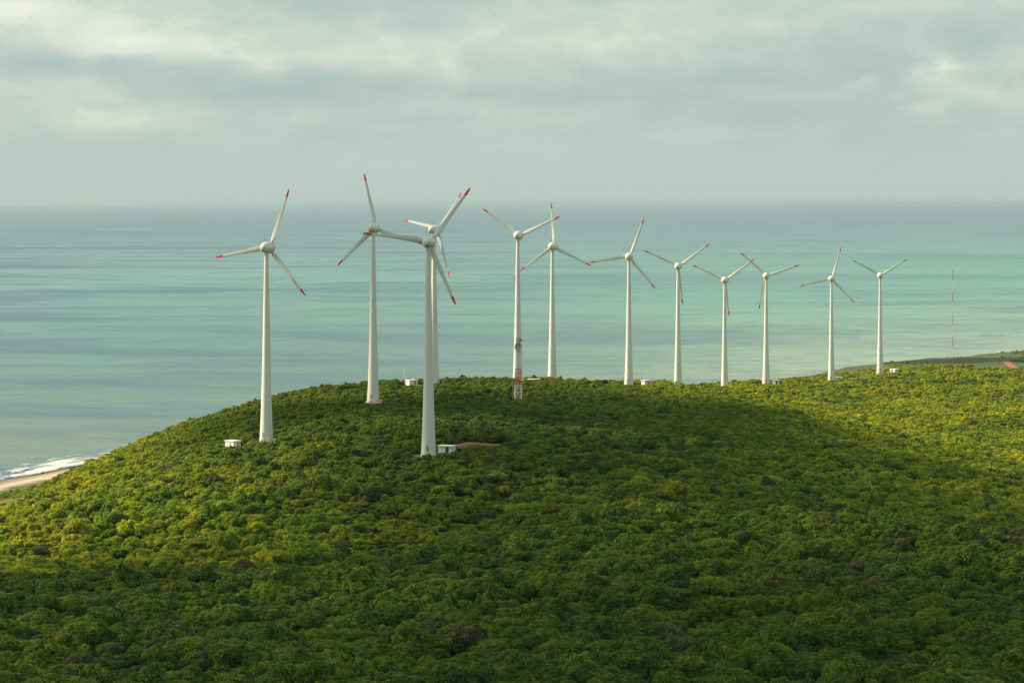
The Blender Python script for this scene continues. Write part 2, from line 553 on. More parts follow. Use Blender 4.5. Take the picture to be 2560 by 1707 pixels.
def make_ground():
    ys = np.concatenate([np.arange(-400, 380, 30), np.arange(380, 1300, 4.0), np.arange(1300, 2500, 6.0), np.arange(2500, 3200, 30)])
    xs = np.concatenate([np.arange(-1400, -320, 30), np.arange(-320, 520, 4.5), np.arange(520, 1600, 30)])
    X, Y = np.meshgrid(xs, ys)
    Z = ground(X, Y)
    nx, ny = len(xs), len(ys)
    V = np.stack([X, Y, Z], -1).reshape(-1, 3)
    i = np.arange(nx * ny).reshape(ny, nx)
    Fc = np.stack([i[:-1, :-1], i[:-1, 1:], i[1:, 1:], i[1:, :-1]], -1).reshape(-1, 4)
    me = fast_mesh('ground', V, Fc, True)
    s = coast_dist(X, Y).ravel()
    x, y = X.ravel(), Y.ravel()
    att = me.attributes.new('inland', 'FLOAT', 'POINT')
    att.data.foreach_set('value', s.astype(np.float32))
    # bare pads round the tower feet and beside the huts
    pad = np.zeros_like(s)
    for tx, ty, tz in TPOS:
        pad = np.maximum(pad, 1 - sstep(3.5, 8, np.hypot(x - tx, y - ty)))
    att = me.attributes.new('bare', 'FLOAT', 'POINT')
    att.data.foreach_set('value', pad.astype(np.float32))
    cape = sstep(1900, 1950, y + (x - 250) * 0.12) * sstep(150, 190, x)
    att = me.attributes.new('cape', 'FLOAT', 'POINT')
    att.data.foreach_set('value', cape.astype(np.float32))
    m, t = new_mat('ground_soil')
    P = t.n('ShaderNodeNewGeometry').outputs['Position']
    A = lambda n: t.n('ShaderNodeAttribute', attribute_name=n).outputs['Fac']
    na = t.noise(P, 0.12, 6, 0.6)
    nb = t.noise(P, 0.9, 5, 0.6)
    soil = t.mix(na, (0.045, 0.055, 0.02, 1), (0.10, 0.085, 0.04, 1))
    soil = t.mix(t.m('MULTIPLY', nb, 0.4), soil, (0.05, 0.08, 0.015, 1))
    grass = t.mix(t.mr(t.noise(P, 0.05, 6, 0.7), 0.35, 0.65), (0.050, 0.078, 0.020, 1), (0.095, 0.110, 0.030, 1))
    c = t.mix(A('cape'), soil, grass)
    dirt = t.mix(nb, (0.30, 0.20, 0.11, 1), (0.20, 0.17, 0.07, 1))
    c = t.mix(t.mr(t.m('ADD', A('bare'), t.m('MULTIPLY', t.m('SUBTRACT', nb, 0.5), 0.8)), 0.35, 0.75), c, dirt)
    xx = t.n('ShaderNodeSeparateXYZ', ins={0: P}).outputs[0]
    ins = t.m('ADD', t.m('ADD', A('inland'), t.mr(xx, -60, 60, 0, 55)), t.m('MULTIPLY', t.m('SUBTRACT', t.noise(P, 0.06, 5, 0.6), 0.5), 26))
    sand = t.mix(t.noise(P, 0.4, 6, 0.6), (0.60, 0.48, 0.32, 1), (0.52, 0.40, 0.26, 1))
    wet = t.mix(t.mr(A('inland'), 4, 14), (0.26, 0.19, 0.12, 1), sand)
    c = t.mix(t.mr(A('inland'), 95, 65), c, grass)
    c = t.mix(t.mr(ins, 14, 26), wet, c)
    p = t.n('ShaderNodeBsdfPrincipled', ins={'Base Color': c, 'Roughness': 0.95})
    bp = t.n('ShaderNodeBump', ins={'Height': t.m('ADD', na, nb), 'Strength': 0.6, 'Distance': 0.3})
    t.put(p, 'Normal', bp)
    finish(t, p.outputs[0])
    o = link('ground', me, m)
    tag(o, 'scrub covered hill sloping down to a low coastal plain and beach', kind='structure')


make_ground()


def make_track(name, pts, width, label):
    pts = [Vector((p[0], p[1], 0)) for p in pts]
    dense = []
    for a, b in zip(pts[:-1], pts[1:]):
        for k in range(12):
            dense.append(a.lerp(b, k / 12))
    dense.append(pts[-1])
    # smooth
    for _ in range(8):
        dense = [dense[0]] + [(dense[i - 1] + dense[i] * 2 + dense[i + 1]) / 4 for i in range(1, len(dense) - 1)] + [dense[-1]]
    V, rows = [], 7
    for i, p in enumerate(dense):
        d = (dense[min(i + 1, len(dense) - 1)] - dense[max(i - 1, 0)]).normalized()
        nrm = Vector((-d.y, d.x, 0))
        wv = width / 2 * (1 + 0.25 * math.sin(i * 1.3) * math.cos(i * .7))
        for k in range(rows):
            q = p + nrm * wv * (k / (rows - 1) * 2 - 1)
            V.append((q.x, q.y))
    A = np.array(V)
    Z = ground(A[:, 0], A[:, 1])
    k = np.tile(np.arange(rows), len(dense))
    Z = Z + np.where((k == 0) | (k == rows - 1), -0.25, 0.22)
    Vv = np.column_stack([A, Z])
    i = np.arange(len(V)).reshape(len(dense), rows)
    Fc = np.stack([i[:-1, :-1], i[:-1, 1:], i[1:, 1:], i[1:, :-1]], -1).reshape(-1, 4)
    o = link('dirt_track', fast_mesh(name, Vv, Fc, True), M_TRACK)
    tag(o, label, kind='structure')


M_TRACK, t = new_mat('red_earth')
P = t.n('ShaderNodeNewGeometry').outputs['Position']
cc = t.mix(t.noise(P, 0.5, 6, 0.65), (0.27, 0.085, 0.035, 1), (0.36, 0.16, 0.07, 1))
p = t.n('ShaderNodeBsdfPrincipled', ins={'Base Color': cc, 'Roughness': 0.95})
t.put(p, 'Normal', t.n('ShaderNodeBump', ins={'Height': t.noise(P, 2.0, 5, 0.6), 'Strength': 0.5, 'Distance': 0.15}))
finish(t, p.outputs[0])
make_track('track_far', *TRACKS['far_pad'], 'red earth track leading to the furthest turbine by the shore')
make_track('track_right', *TRACKS['right_edge'], 'wide red earth track at the right edge of the plain')
make_track('track_middle', *TRACKS['middle'], 'narrow red earth track beside the nearest turbine')
make_track('track_left', *TRACKS['left_edge'], 'short piece of red earth track at the left edge above the beach')

# surf: white water along the shore, low broken ridges
def make_surf():
    rng = np.random.default_rng(4)
    m, t = new_mat('surf_foam')
    P = t.n('ShaderNodeNewGeometry').outputs['Position']
    a = t.n('ShaderNodeAttribute', attribute_name='edge').outputs['Fac']
    nz = t.noise(t.scale(P, (1 / 7, 1 / 14, 1)), 1.0, 7, 0.68, 0.6)
    al = t.mr(t.m('ADD', a, t.m('MULTIPLY', t.m('SUBTRACT', nz, 0.5), 2.2)), 0.30, 1.0)
    d = t.n('ShaderNodeBsdfPrincipled', ins={'Base Color': (0.66, 0.66, 0.64, 1), 'Roughness': 0.8})
    tr = t.n('ShaderNodeBsdfTransparent')
    mx = t.n('ShaderNodeMixShader', ins={0: al, 1: tr.outputs[0], 2: d.outputs[0]})
    finish(t, mx.outputs[0])
    # grid in (along coast, offshore)
    path = [np.array(p, float) for p in COAST[3:8]]
    seg, L = [], 0
    pts = []
    for a0, b0 in zip(path[:-1], path[1:]):
        n = int(np.hypot(*(b0 - a0)) / 2.5)
        for k in range(n):
            pts.append(a0 + (b0 - a0) * k / n)
    pts = np.array(pts)
    for _ in range(60):
        pts[1:-1] = (pts[:-2] + pts[1:-1] * 2 + pts[2:]) / 4
    d = np.gradient(pts, axis=0)
    d /= np.hypot(d[:, 0], d[:, 1])[:, None]
    nrm = np.stack([-d[:, 1], d[:, 0]], -1)
    offs = np.arange(-4, 56, 1.5)
    G = pts[:, None, :] + nrm[:, None, :] * offs[None, :, None]
    arc = np.arange(len(pts)) * 2.5
    AA, OO = np.meshgrid(arc, offs, indexing='ij')
    wob = vnoise(AA, OO * 0 + 3, 40, 6) * 12 + vnoise(AA, OO * 0 + 3, 15, 7) * 5
    o2 = OO - wob
    e = np.zeros_like(OO)
    for c0, wd, st in ((3, 9, 1.15), (14, 9, 1.1), (27, 5, 0.7), (42, 3, 0.35)):
        e = np.maximum(e, st * np.exp(-((o2 - c0) / wd) ** 2) * (0.75 + 0.9 * vnoise(AA, OO, 33, int(c0))))
    e *= sstep(56, 48, OO) * sstep(-4, -2, OO)
    Z = 0.15 + e * 0.9
    Vv = np.column_stack([G[..., 0].ravel(), G[..., 1].ravel(), Z.ravel()])
    i = np.arange(Vv.shape[0]).reshape(G.shape[:2])
    Fc = np.stack([i[:-1, :-1], i[:-1, 1:], i[1:, 1:], i[1:, :-1]], -1).reshape(-1, 4)
    me = fast_mesh('surf', Vv, Fc, True)
    at = me.attributes.new('edge', 'FLOAT', 'POINT')
    at.data.foreach_set('value', e.ravel().astype(np.float32))
    o = link('surf', me, m)
    tag(o, 'white breaking surf along the sandy beach at the left edge', 'surf', kind='stuff')


make_surf()

# ------------------------------------------------------------------ clouds that shade the hill (overhead, up the sun's path)
CLOUD_Z = 900.0


def shade_field(X, Y):
    """1 where the photographed ground lies in cloud shadow"""
    w1 = vnoise(X, Y, 130, 21) * 90 + vnoise(X, Y, 50, 22) * 46
    w2 = vnoise(X, Y, 60, 23)
    # front edge of the big shadow: near on the left, beyond the hill crest on the right
    xs = [-900, -300, -200, -110, -70, -40, -10, 40, 75, 93, 107, 121, 132, 141, 156, 163, 185, 400, 900]
    yb = [640, 690, 715, 735, 755, 800, 920, 1010, 1100, 1135, 1110, 1075, 1035, 990, 930, 880, 760, 700, 700]
    B = np.interp(X, xs, yb)
    f = B - (Y + w1 * (0.55 - 0.35 * sstep(40, 100, X)))
    f = np.where(f > 0, f, f)
    # band of shade behind the left turbines
    b = 29 - np.hypot((X + 42) / 2.2, (Y - 974)) + w1 * 0.15
    f = np.maximum(f, b)
    # openings
    h = 26 - np.hypot((X + 10) / 2.0, (Y - 905) / 1.0) + w1 * 0.25
    f = np.minimum(f, -h)
    # small breaks in the cloud
    w3 = vnoise(X, Y, 62, 26) + vnoise(X, Y, 27, 27) * 0.6
    f = np.minimum(f, (0.30 + 0.25 * sstep(700, 560, Y) - w3) * 110)
    # shade over the distant cape
    c = 70 - np.hypot((X - 320) / 2.2, (Y - 2130)) + w1 * 0.2
    f = np.maximum(f, c)
    return f


def make_clouds():
    k = (CLOUD_Z - 50) / SUN_DIR.z
    ox, oy = SUN_DIR.x * k, SUN_DIR.y * k
    st = 14.0
    xs = np.arange(-700, 700, st)
    ys = np.arange(150, 2400, st)
    X, Y = np.meshgrid(xs, ys)
    f = shade_field(X, Y)
    # the cloud bank dies away outside
    f = np.minimum(f, 520 - np.abs(X + 20) + vnoise(X, Y, 150, 30) * 160)
    f = np.minimum(f, (Y - 260) + vnoise(X, Y, 150, 31) * 160)
    inside = f > 0
    th = np.sqrt(np.clip(f, 0, 120) / 120.0)
    lump = vnoise(X, Y, 90, 32) * 60 + vnoise(X, Y, 42, 33) * 30
    top = CLOUD_Z + th * (24 + lump * 0.25)
    bot = CLOUD_Z - th * (10 + lump * 0.08)
    nx, ny = len(xs), len(ys)
    idx = np.arange(nx * ny).reshape(ny, nx)
    q = np.stack([idx[:-1, :-1], idx[:-1, 1:], idx[1:, 1:], idx[1:, :-1]], -1).reshape(-1, 4)
    keep = inside.ravel()[q].any(1)
    q = q[keep]
    kt = (top - CLOUD_Z) / SUN_DIR.z * 0
    N = nx * ny
    Vt = np.column_stack([(X + ox).ravel(), (Y + oy).ravel(), top.ravel()])
    Vb = np.column_stack([(X + ox).ravel(), (Y + oy).ravel(), bot.ravel() - 0.5])
    V = np.vstack([Vt, Vb])
    Fc = np.vstack([q, (q + N)[:, ::-1]])
    used = np.unique(Fc)
    remap = np.zeros(2 * N, int)
    remap[used] = np.arange(len(used))
    me = fast_mesh('cloud_bank', V[used], remap[Fc], True)
    crest = np.interp(X, [-200, -60, -20, 2, 40, 74, 110, 300], [500, 520, 572, 648, 698, 668, 640, 560])
    tb = sstep(crest + 14, crest - 14, Y) * sstep(crest - 190, crest - 90, Y) * (0.55 + 0.45 * sstep(-60, -10, X))
    vb = sstep(crest + 8, crest + 30, Y) * sstep(crest + 170, crest + 90, Y) * sstep(140, 90, X)
    bank = np.tile((tb - 0.6 * vb).ravel(), 2)[used]
    at = me.attributes.new('opening', 'FLOAT', 'POINT')
    at.data.foreach_set('value', bank.astype(np.float32))
    m, t = new_mat('cloud_vapour')
    d = t.n('ShaderNodeBsdfDiffuse', ins={'Color': (0.85, 0.85, 0.85, 1)})
    tl = t.n('ShaderNodeBsdfTranslucent', ins={'Color': (0.85, 0.86, 0.88, 1)})
    mx = t.n('ShaderNodeMixShader', ins={0: 0.5, 1: d.outputs[0], 2: tl.outputs[0]})
    # thin places let some direct sun through
    P = t.n('ShaderNodeNewGeometry').outputs['Position']
    thin = t.mr(t.noise(P, 1 / 95, 6, 0.6), 0.42, 0.66, CLOUD_THIN[0], CLOUD_THIN[1])
    thin = t.m('ADD', thin, t.m('MULTIPLY', t.n('ShaderNodeAttribute', attribute_name='opening').outputs['Fac'], 0.42), clamp=True)
    tr = t.n('ShaderNodeBsdfTransparent')
    m2 = t.n('ShaderNodeMixShader', ins={0: thin, 1: mx.outputs[0], 2: tr.outputs[0]})
    finish(t, m2.outputs[0])
    o = link('cloud_bank', me, m)
    tag(o, 'broken white cloud bank drifting above the hill', kind='structure')


CLOUD_THIN = (0.20, 0.62)
make_clouds()

# ------------------------------------------------------------------ vegetation
def foliage_mat(name, fixed=None):
    m, t = new_mat(name)
    oi = t.n('ShaderNodeObjectInfo')
    tint = t.n('ShaderNodeAttribute', attribute_name='tint').outputs['Fac']
    if fixed is None:
        reg = t.noise(oi.outputs['Location'], 1 / 38, 4, 0.6)
        reg2 = t.noise(oi.outputs['Location'], 1 / 11, 3, 0.6)
        v = t.m('ADD', t.m('MULTIPLY', oi.outputs['Random'], 0.34), t.m('MULTIPLY', t.m('SUBTRACT', reg, 0.5), 1.15))
        v = t.m('ADD', v, t.m('MULTIPLY', t.m('SUBTRACT', reg2, 0.5), 0.8))
        v = t.m('ADD', v, 0.29, clamp=True)
        c = t.ramp(v, LEAF)
        # yellow green low scrub, its leaf colour brightened further to stand in for sunlight
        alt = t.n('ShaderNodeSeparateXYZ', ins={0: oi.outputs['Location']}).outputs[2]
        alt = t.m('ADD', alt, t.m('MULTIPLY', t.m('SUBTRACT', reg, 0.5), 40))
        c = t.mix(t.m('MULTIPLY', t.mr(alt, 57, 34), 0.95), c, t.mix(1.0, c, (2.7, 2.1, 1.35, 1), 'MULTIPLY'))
        # leafless grey brown shrubs here and there
        r2 = t.m('FRACT', t.m('MULTIPLY', oi.outputs['Random'], 37.7))
        r3 = t.m('ADD', r2, t.m('MULTIPLY', t.m('SUBTRACT', reg, 0.5), -0.5))
        clus = t.noise(t.scale(oi.outputs['Location'], (1 / 30, 1 / 18, 0)), 1.0, 2, 0.5)
        r3 = t.m('ADD', r3, t.m('MULTIPLY', t.mr(clus, 0.62, 0.72), 0.45))
        c = t.mix(t.m('GREATER_THAN', r3, 0.975), c, (0.115, 0.125, 0.060, 1))
        c = t.mix(t.m('MULTIPLY', t.m('LESS_THAN', r2, 0.015), 0.5), c, (0.15, 0.10, 0.03, 1))
    else:
        c = t.mix(0.0, (*fixed, 1), (0, 0, 0, 1))
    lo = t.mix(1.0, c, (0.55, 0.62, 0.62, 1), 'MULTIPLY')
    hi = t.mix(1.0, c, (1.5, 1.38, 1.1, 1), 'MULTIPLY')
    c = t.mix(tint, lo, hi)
    d = t.n('ShaderNodeBsdfPrincipled', ins={'Base Color': c, 'Roughness': 0.62})
    d.inputs['Specular IOR Level'].default_value = 0.25
    tc_ = t.mix(1.0, c, (1.9, 1.7, 0.45, 1), 'MULTIPLY')
    tl = t.n('ShaderNodeBsdfTranslucent', ins={'Color': tc_})
    mx = t.n('ShaderNodeMixShader', ins={0: 0.38, 1: d.outputs[0], 2: tl.outputs[0]})
    finish(t, mx.outputs[0])
    return m


LEAF = [(0.0, (0.032, 0.076, 0.018)), (0.25, (0.056, 0.118, 0.017)), (0.48, (0.100, 0.162, 0.018)),
        (0.70, (0.155, 0.210, 0.020)), (0.87, (0.200, 0.240, 0.024)), (1.0, (0.245, 0.245, 0.030))]
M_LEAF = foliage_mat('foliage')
M_BARK = paint('bark', (0.16, 0.12, 0.085), 0.95, 0.2, 4.0)


def crown_mesh(seed, n_leaf=3200, nb=18, flat=0.85, spread=0.62, leaf=0.062, tight=False):
    rng = np.random.default_rng(seed)
    cs, rs = [], []
    for k in range(nb):
        a = rng.uniform(0, 2 * np.pi)
        e = np.arcsin(rng.uniform(-0.15, 1.0))
        q = rng.uniform(0.75, 1.1) * spread
        cs.append((q * np.cos(a) * np.cos(e), q * np.sin(a) * np.cos(e), 0.34 + q * np.sin(e) * flat))
        rs.append(rng.uniform(0.16, 0.36) if not tight else rng.uniform(0.30, 0.40))
    if not tight:
        for k in range(nb * 2):                      # smaller clumps breaking the outline
            b = rng.integers(0, nb)
            d = rng.normal(size=3)
            d[2] = abs(d[2]) * 0.8
            d /= np.linalg.norm(d)
            cs.append(tuple(np.array(cs[b]) + d * rs[b] * rng.uniform(0.8, 1.15)))
            rs.append(rng.uniform(0.08, 0.17))
    cs.append((0, 0, 0.42)); rs.append(0.50)
    cs, rs = np.array(cs), np.array(rs)
    V, Fc, T = [], [], []
    w = rs ** 2 / (rs ** 2).sum()
    tries = rng.choice(len(rs), size=n_leaf * 3, p=w)
    cnt = 0
    btint = rng.uniform(0.0, 1.0, len(rs))
    for b in tries:
        d = rng.normal(size=3)
        d /= np.linalg.norm(d)
        if d[2] < -0.45:
            d[2] *= -1
        rr = rs[b] * rng.uniform(0.82, 1.04) + abs(rng.normal()) * 0.022
        p = cs[b] + d * rr
        if p[2] < 0.02:
            continue
        dist = np.linalg.norm(cs - p, axis=1) - rs * 0.80
        if (dist < 0).sum() > 0:
            continue
        n = d + rng.normal(size=3) * 0.55
        n /= np.linalg.norm(n)
        u = np.cross(n, rng.normal(size=3))
        u /= np.linalg.norm(u)
        vv = np.cross(n, u)
        s = leaf * rng.uniform(0.6, 1.35)
        s2 = s * rng.uniform(0.5, 0.9)
        base = len(V)
        V += [p - u * s, p + vv * s2 + n * s * 0.2, p + u * s, p - vv * s2 + n * s * 0.2]
        Fc.append((base, base + 1, base + 2, base + 3))
        T += [float(np.clip(btint[b] + rng.normal() * 0.28, 0, 1))] * 4
        cnt += 1
        if cnt >= n_leaf:
            break
    # dense inner twigs and leaves: low solid cores under the leaf shell
    bm = bmesh.new()
    for c0, r0 in zip(cs, rs):
        g = bmesh.ops.create_icosphere(bm, subdivisions=1, radius=r0 * 0.80)
        for vtx in g['verts']:
            vtx.co = Vector(c0) + vtx.co * random.uniform(0.85, 1.1)
    tri = [[v.co.copy() for v in f.verts] for f in bm.faces]
    bm.free()
    for q in tri:
        base = len(V)
        V += [np.array(x) for x in q] + [np.array((q[0] + q[2]) / 2)]
        Fc.append((base, base + 1, base + 2, base + 3))
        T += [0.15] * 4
    me = fast_mesh('crown', np.array(V), np.array(Fc), False)
    at = me.attributes.new('tint', 'FLOAT', 'POINT')
    at.data.foreach_set('value', np.array(T, dtype=np.float32))
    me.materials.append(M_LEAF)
    return me


def trunk_mesh(seed):
    rng = random.Random(seed)
    m = MB()
    m.bar((0, 0, -1.0), (0.02, 0.01, 0.34), 0.055, 0.035, 7)
    for k in range(5):
        a = k * 1.26 + rng.uniform(-.3, .3)
        q = (0.42 * math.cos(a), 0.42 * math.sin(a), rng.uniform(0.5, 0.75))
        m.bar((0.01, 0.01, 0.16 + 0.03 * k), q, 0.03, 0.012, 5)
    me = m.mesh('trunk')
    me.materials.append(M_BARK)
    return me


CROWNS = [crown_mesh(1, nb=20), crown_mesh(2, nb=14, flat=0.7), crown_mesh(3, nb=24, flat=1.0, leaf=0.055, n_leaf=3600),
          crown_mesh(4, nb=11, flat=0.75, leaf=0.075), crown_mesh(5, nb=17, spread=0.70, leaf=0.06, n_leaf=3200),
          crown_mesh(6, nb=26, flat=0.6, spread=0.72), crown_mesh(7, nb=9, flat=1.1, spread=0.5, leaf=0.08)]
TRUNKS = [trunk_mesh(1), trunk_mesh(2)]

# things whose feet must stay clear: (u0, u1, lowest visible row, distance)
VIS = []
for (u, v, Y, yaw, a), vb in zip(TURB, [1103, 1008, 958, 1134, 941, 941, 962, 955, 970, 960.5, 951, 932]):
    hw = 2.6 * F_SRC / Y
    VIS.append((u - hw, u + hw, vb, Y))
HUT_VIS = [1115, 964, 1129, 948, 961.5, 964, 961, 948, 930.5]
for h, q, vb in zip(HUTDEF, HUTS, HUT_VIS):
    hw = (h[2] * .45 + h[3] * .35 + 0.6) * F_SRC / q[1]
    VIS.append((h[0] - hw, h[0] + hw, vb, q[1]))
LAT = hit(1295, 1003)
VIS.append((1277, 1306, 1001, LAT[1]))
POLE = hit(2255.8, 990)
POLE = at_depth(2255.8, POLE[1])
VIS.append((2252, 2260, 984, POLE[1]))
MAST = at_depth(2381.8, 1935)
VIS.append((2377, 2386, 911, MAST[1]))
for key, (pts, wd) in TRACKS.items():
    for a, b in zip(pts[:-1], pts[1:]):
        for k in range(4):
            f = k / 4
            x, y, z = [a[i] + (b[i] - a[i]) * f for i in range(3)]
            du = wd * 0.9 * F_SRC / y
            u, v = 1280 + x / y * F_SRC, V0 + (EYE - z) / y * F_SRC
            if 0 < u < 2560:
                VIS.append((u - du, u + du, v + (2 if key == 'middle' else 1.0), y))


def scatter():
    rng = np.random.default_rng(3)
    out = []
    for y0, y1, sp, rm in ((385, 760, 2.05, 1.50), (760, 1080, 2.05, 1.5), (1080, 1400, 2.3, 1.65), (1400, 2010, 2.7, 1.8), (2010, 2500, 5.0, 1.8)):
        ys = np.arange(y0, y1, sp * 0.87)
        for j, yy in enumerate(ys):
            xs = np.arange(-0.215 * yy - 12, 0.215 * yy + 12, sp) + (j % 2) * sp / 2
            x = xs + rng.uniform(-.5, .5, len(xs)) * sp
            y = yy + rng.uniform(-.5, .5, len(xs)) * sp
            out.append(np.stack([x, y, np.full(len(x), rm)], -1))
    P = np.concatenate(out)
    x, y, rm = P.T
    s = coast_dist(x, y)
    big = vnoise(x, y, 24, 40) + vnoise(x, y, 9, 41) * 0.8
    r = rm * np.exp(rng.normal(0, 0.42, len(x)) + big * 0.75)
    r = np.clip(r, 0.7, 4.2)
    hz = rng.uniform(0.62, 1.12, len(x))
    far = sstep(780, 1000, y)
    r = r * (1 - far) + far * rm * (r / rm) ** 0.55 * 0.95
    hz = hz * (1 - far) + far * (0.95 + (hz - 0.87) * 0.6)
    near = sstep(620, 400, y)
    r *= 1 + 0.22 * near
    # close to the shore the scrub gets low
    low = sstep(62, 150, s)
    r *= 0.55 + 0.45 * low
    keep = (s > np.where(x > 165, 20, 34) + vnoise(x, y, 25, 44) * 20)
    cape = (y + (x - 250) * 0.12 > 1942 + vnoise(x, y, 30, 46) * 24) & (x > 165)
    rocks = (np.hypot(x - 440, (y - 2290) / 1.4) < 42)
    cl = vnoise(x, y, 34, 48) + vnoise(x, y, 12, 49) * 0.6
    keep &= ~cape | rocks | ((cl > 0.30 - 0.25 * sstep(300, 420, x)) & (s > 14))
    r = np.where(cape & ~rocks, r * 0.7, r)
    gap = vnoise(x, y, 16, 45) + vnoise(x, y, 6, 47) * 0.5
    keep &= gap < 0.47
    for tx, ty, tz in TPOS:
        keep &= np.hypot(x - tx, y - ty) > 3.2 + r * 0.8
    for q in HUTS:
        keep &= np.hypot(x - q[0], y - q[1]) > 3.0 + r * 0.8
    keep &= np.hypot(x - LAT[0], y - LAT[1]) > 2.2 + r * .8
    for pts, wd in TRACKS.values():
        keep &= poly_dist(x, y, pts) > wd * 0.5 + r * 0.75
    x, y, r, hz = x[keep], y[keep], r[keep], hz[keep]
    lift = rng.random(len(x)) ** 2 * 1.5 * sstep(0.9, 2.2, r) * (1 - 0.6 * sstep(780, 1000, y))
    z = ground(x, y) - 0.12 * r + lift
    # thin and lower the scrub just in front of things that stand clear of it in the photograph
    H = 1.22 * r * hz
    u = 1280 + x / y * F_SRC
    hw = r / y * F_SRC
    ok = np.ones(len(x), bool)
    for u0, u1, vb, yd in VIS:
        sel = (u + hw * 0.9 > u0) & (u - hw * 0.9 < u1) & (y < yd + 1) & (y > yd - 110)
        vt = V0 + (EYE - (z + H)) / y * F_SRC
        bad = sel & (vt < vb)
        allowed = EYE - (vb - V0) / F_SRC * y - z
        f = np.where(bad, allowed / np.maximum(H, .01), 1.0)
        ok &= ~(bad & (f < 0.28))
        f = np.clip(f, 0.28, 1)
        hz = np.where(bad, hz * np.sqrt(f), hz)
        r = np.where(bad, r * np.sqrt(f), r)
        H = 1.22 * r * hz
    x, y, z, r, hz = x[ok], y[ok], z[ok], r[ok], hz[ok]
    return x, y, z, r, hz, rng


sx, sy, sz, sr, sh, rng = scatter()
rot = rng.uniform(0, 2 * np.pi, len(sx))
kind_i = rng.integers(0, len(CROWNS), len(sx))
su = 1280 + sx / sy * F_SRC
sv = V0 + (EYE - (sz + sr * sh * 0.6)) / sy * F_SRC
size = sr / sy * F_SRC * ((su > 8) & (su < 2552) & (sv < 1700) & (sv > 0))
order = np.argsort(-size)
near_idx = order[:290]
mask = np.ones(len(sx), bool)
v_mid = float(np.median(sv[near_idx]))
mask[near_idx] = False

GROUP_T = 'bushy trees of the foreground thicket'
first = {}
COLS = [(150, 'at the far left'), (420, 'left of the leftmost turbine'), (790, 'below the leftmost turbine'), (1000, 'below the second turbine from the left'),
        (1180, 'below the nearest turbine'), (1335, 'below the lattice mast'), (1470, 'just right of the lattice mast column'),
        (1630, 'below the turbine with the dark pole'), (1860, 'below the fourth turbine from the right'), (2000, 'below the third turbine from the right'),
        (2140, 'below the second turbine from the right'), (2290, 'below the rightmost turbine'), (2460, 'below the thin red and white mast'), (9999, 'at the far right')]
for i in near_idx:
    where = next(n_ for c_, n_ in COLS if su[i] < c_)
    k = int(kind_i[i])
    t_ = thing('bushy_tree', (sx[i], sy[i], sz[i]), rot[i],
               ('bushy green tree at the bottom edge, ' if sv[i] > v_mid else 'bushy green tree a little above the bottom edge, ') + where, 'tree', GROUP_T)
    t_.scale = (sr[i], sr[i], sr[i] * sh[i])
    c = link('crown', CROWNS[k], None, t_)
    tr = link('trunk', TRUNKS[k % 2], None, t_)
    first.setdefault(k, c)
for k in range(len(CROWNS)):
    assert k in first

# the rest of the thicket: one object, crowns instanced on its points
pm = bpy.data.meshes.new('thicket')
idx = np.where(mask)[0]
pm.vertices.add(len(idx))
pm.vertices.foreach_set('co', np.stack([sx[idx], sy[idx], sz[idx]], -1).astype(np.float32).ravel())
for nm, arr, ty in (('sc', np.stack([sr[idx], sr[idx], sr[idx] * sh[idx]], -1), 'FLOAT_VECTOR'),
                    ('ro', np.stack([rng.normal(0, .06, len(idx)), rng.normal(0, .06, len(idx)), rot[idx]], -1), 'FLOAT_VECTOR'),
                    ('ki', kind_i[idx], 'INT')):
    at = pm.attributes.new(nm, ty, 'POINT')
    if ty == 'INT':
        at.data.foreach_set('value', arr.astype(np.int32))
    else:
        at.data.foreach_set('vector', arr.astype(np.float32).ravel())
thick = link('thicket', pm)
tag(thick, 'dense green and olive scrub covering the hill and the plain', 'scrub', kind='stuff')
ng = bpy.data.node_groups.new('thicket_nodes', 'GeometryNodeTree')
ng.interface.new_socket('Geometry', in_out='INPUT', socket_type='NodeSocketGeometry')
ng.interface.new_socket('Geometry', in_out='OUTPUT', socket_type='NodeSocketGeometry')
N, Lk = ng.nodes, ng.links
gi, go = N.new('NodeGroupInput'), N.new('NodeGroupOutput')
m2p = N.new('GeometryNodeMeshToPoints')
Lk.new(gi.outputs[0], m2p.inputs['Mesh'])
jn = N.new('GeometryNodeJoinGeometry')
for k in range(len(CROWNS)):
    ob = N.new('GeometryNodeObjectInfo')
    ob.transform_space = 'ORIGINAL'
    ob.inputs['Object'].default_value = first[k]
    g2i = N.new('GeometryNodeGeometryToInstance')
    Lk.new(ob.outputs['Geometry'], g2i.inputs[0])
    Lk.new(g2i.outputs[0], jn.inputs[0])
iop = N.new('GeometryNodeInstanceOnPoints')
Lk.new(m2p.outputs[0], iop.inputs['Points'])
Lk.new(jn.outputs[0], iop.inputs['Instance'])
iop.inputs['Pick Instance'].default_value = True


def named(n, ty):
    a = N.new('GeometryNodeInputNamedAttribute')
    a.data_type = ty
    a.inputs['Name'].default_value = n
    return a.outputs['Attribute']


Lk.new(named('ki', 'INT'), iop.inputs['Instance Index'])
Lk.new(named('sc', 'FLOAT_VECTOR'), iop.inputs['Scale'])
e2r = N.new('FunctionNodeEulerToRotation')
Lk.new(named('ro', 'FLOAT_VECTOR'), e2r.inputs[0])
Lk.new(e2r.outputs[0], iop.inputs['Rotation'])
Lk.new(iop.outputs[0], go.inputs[0])
md = thick.modifiers.new('scatter', 'NODES')
md.node_group = ng
print('thicket points', len(idx))


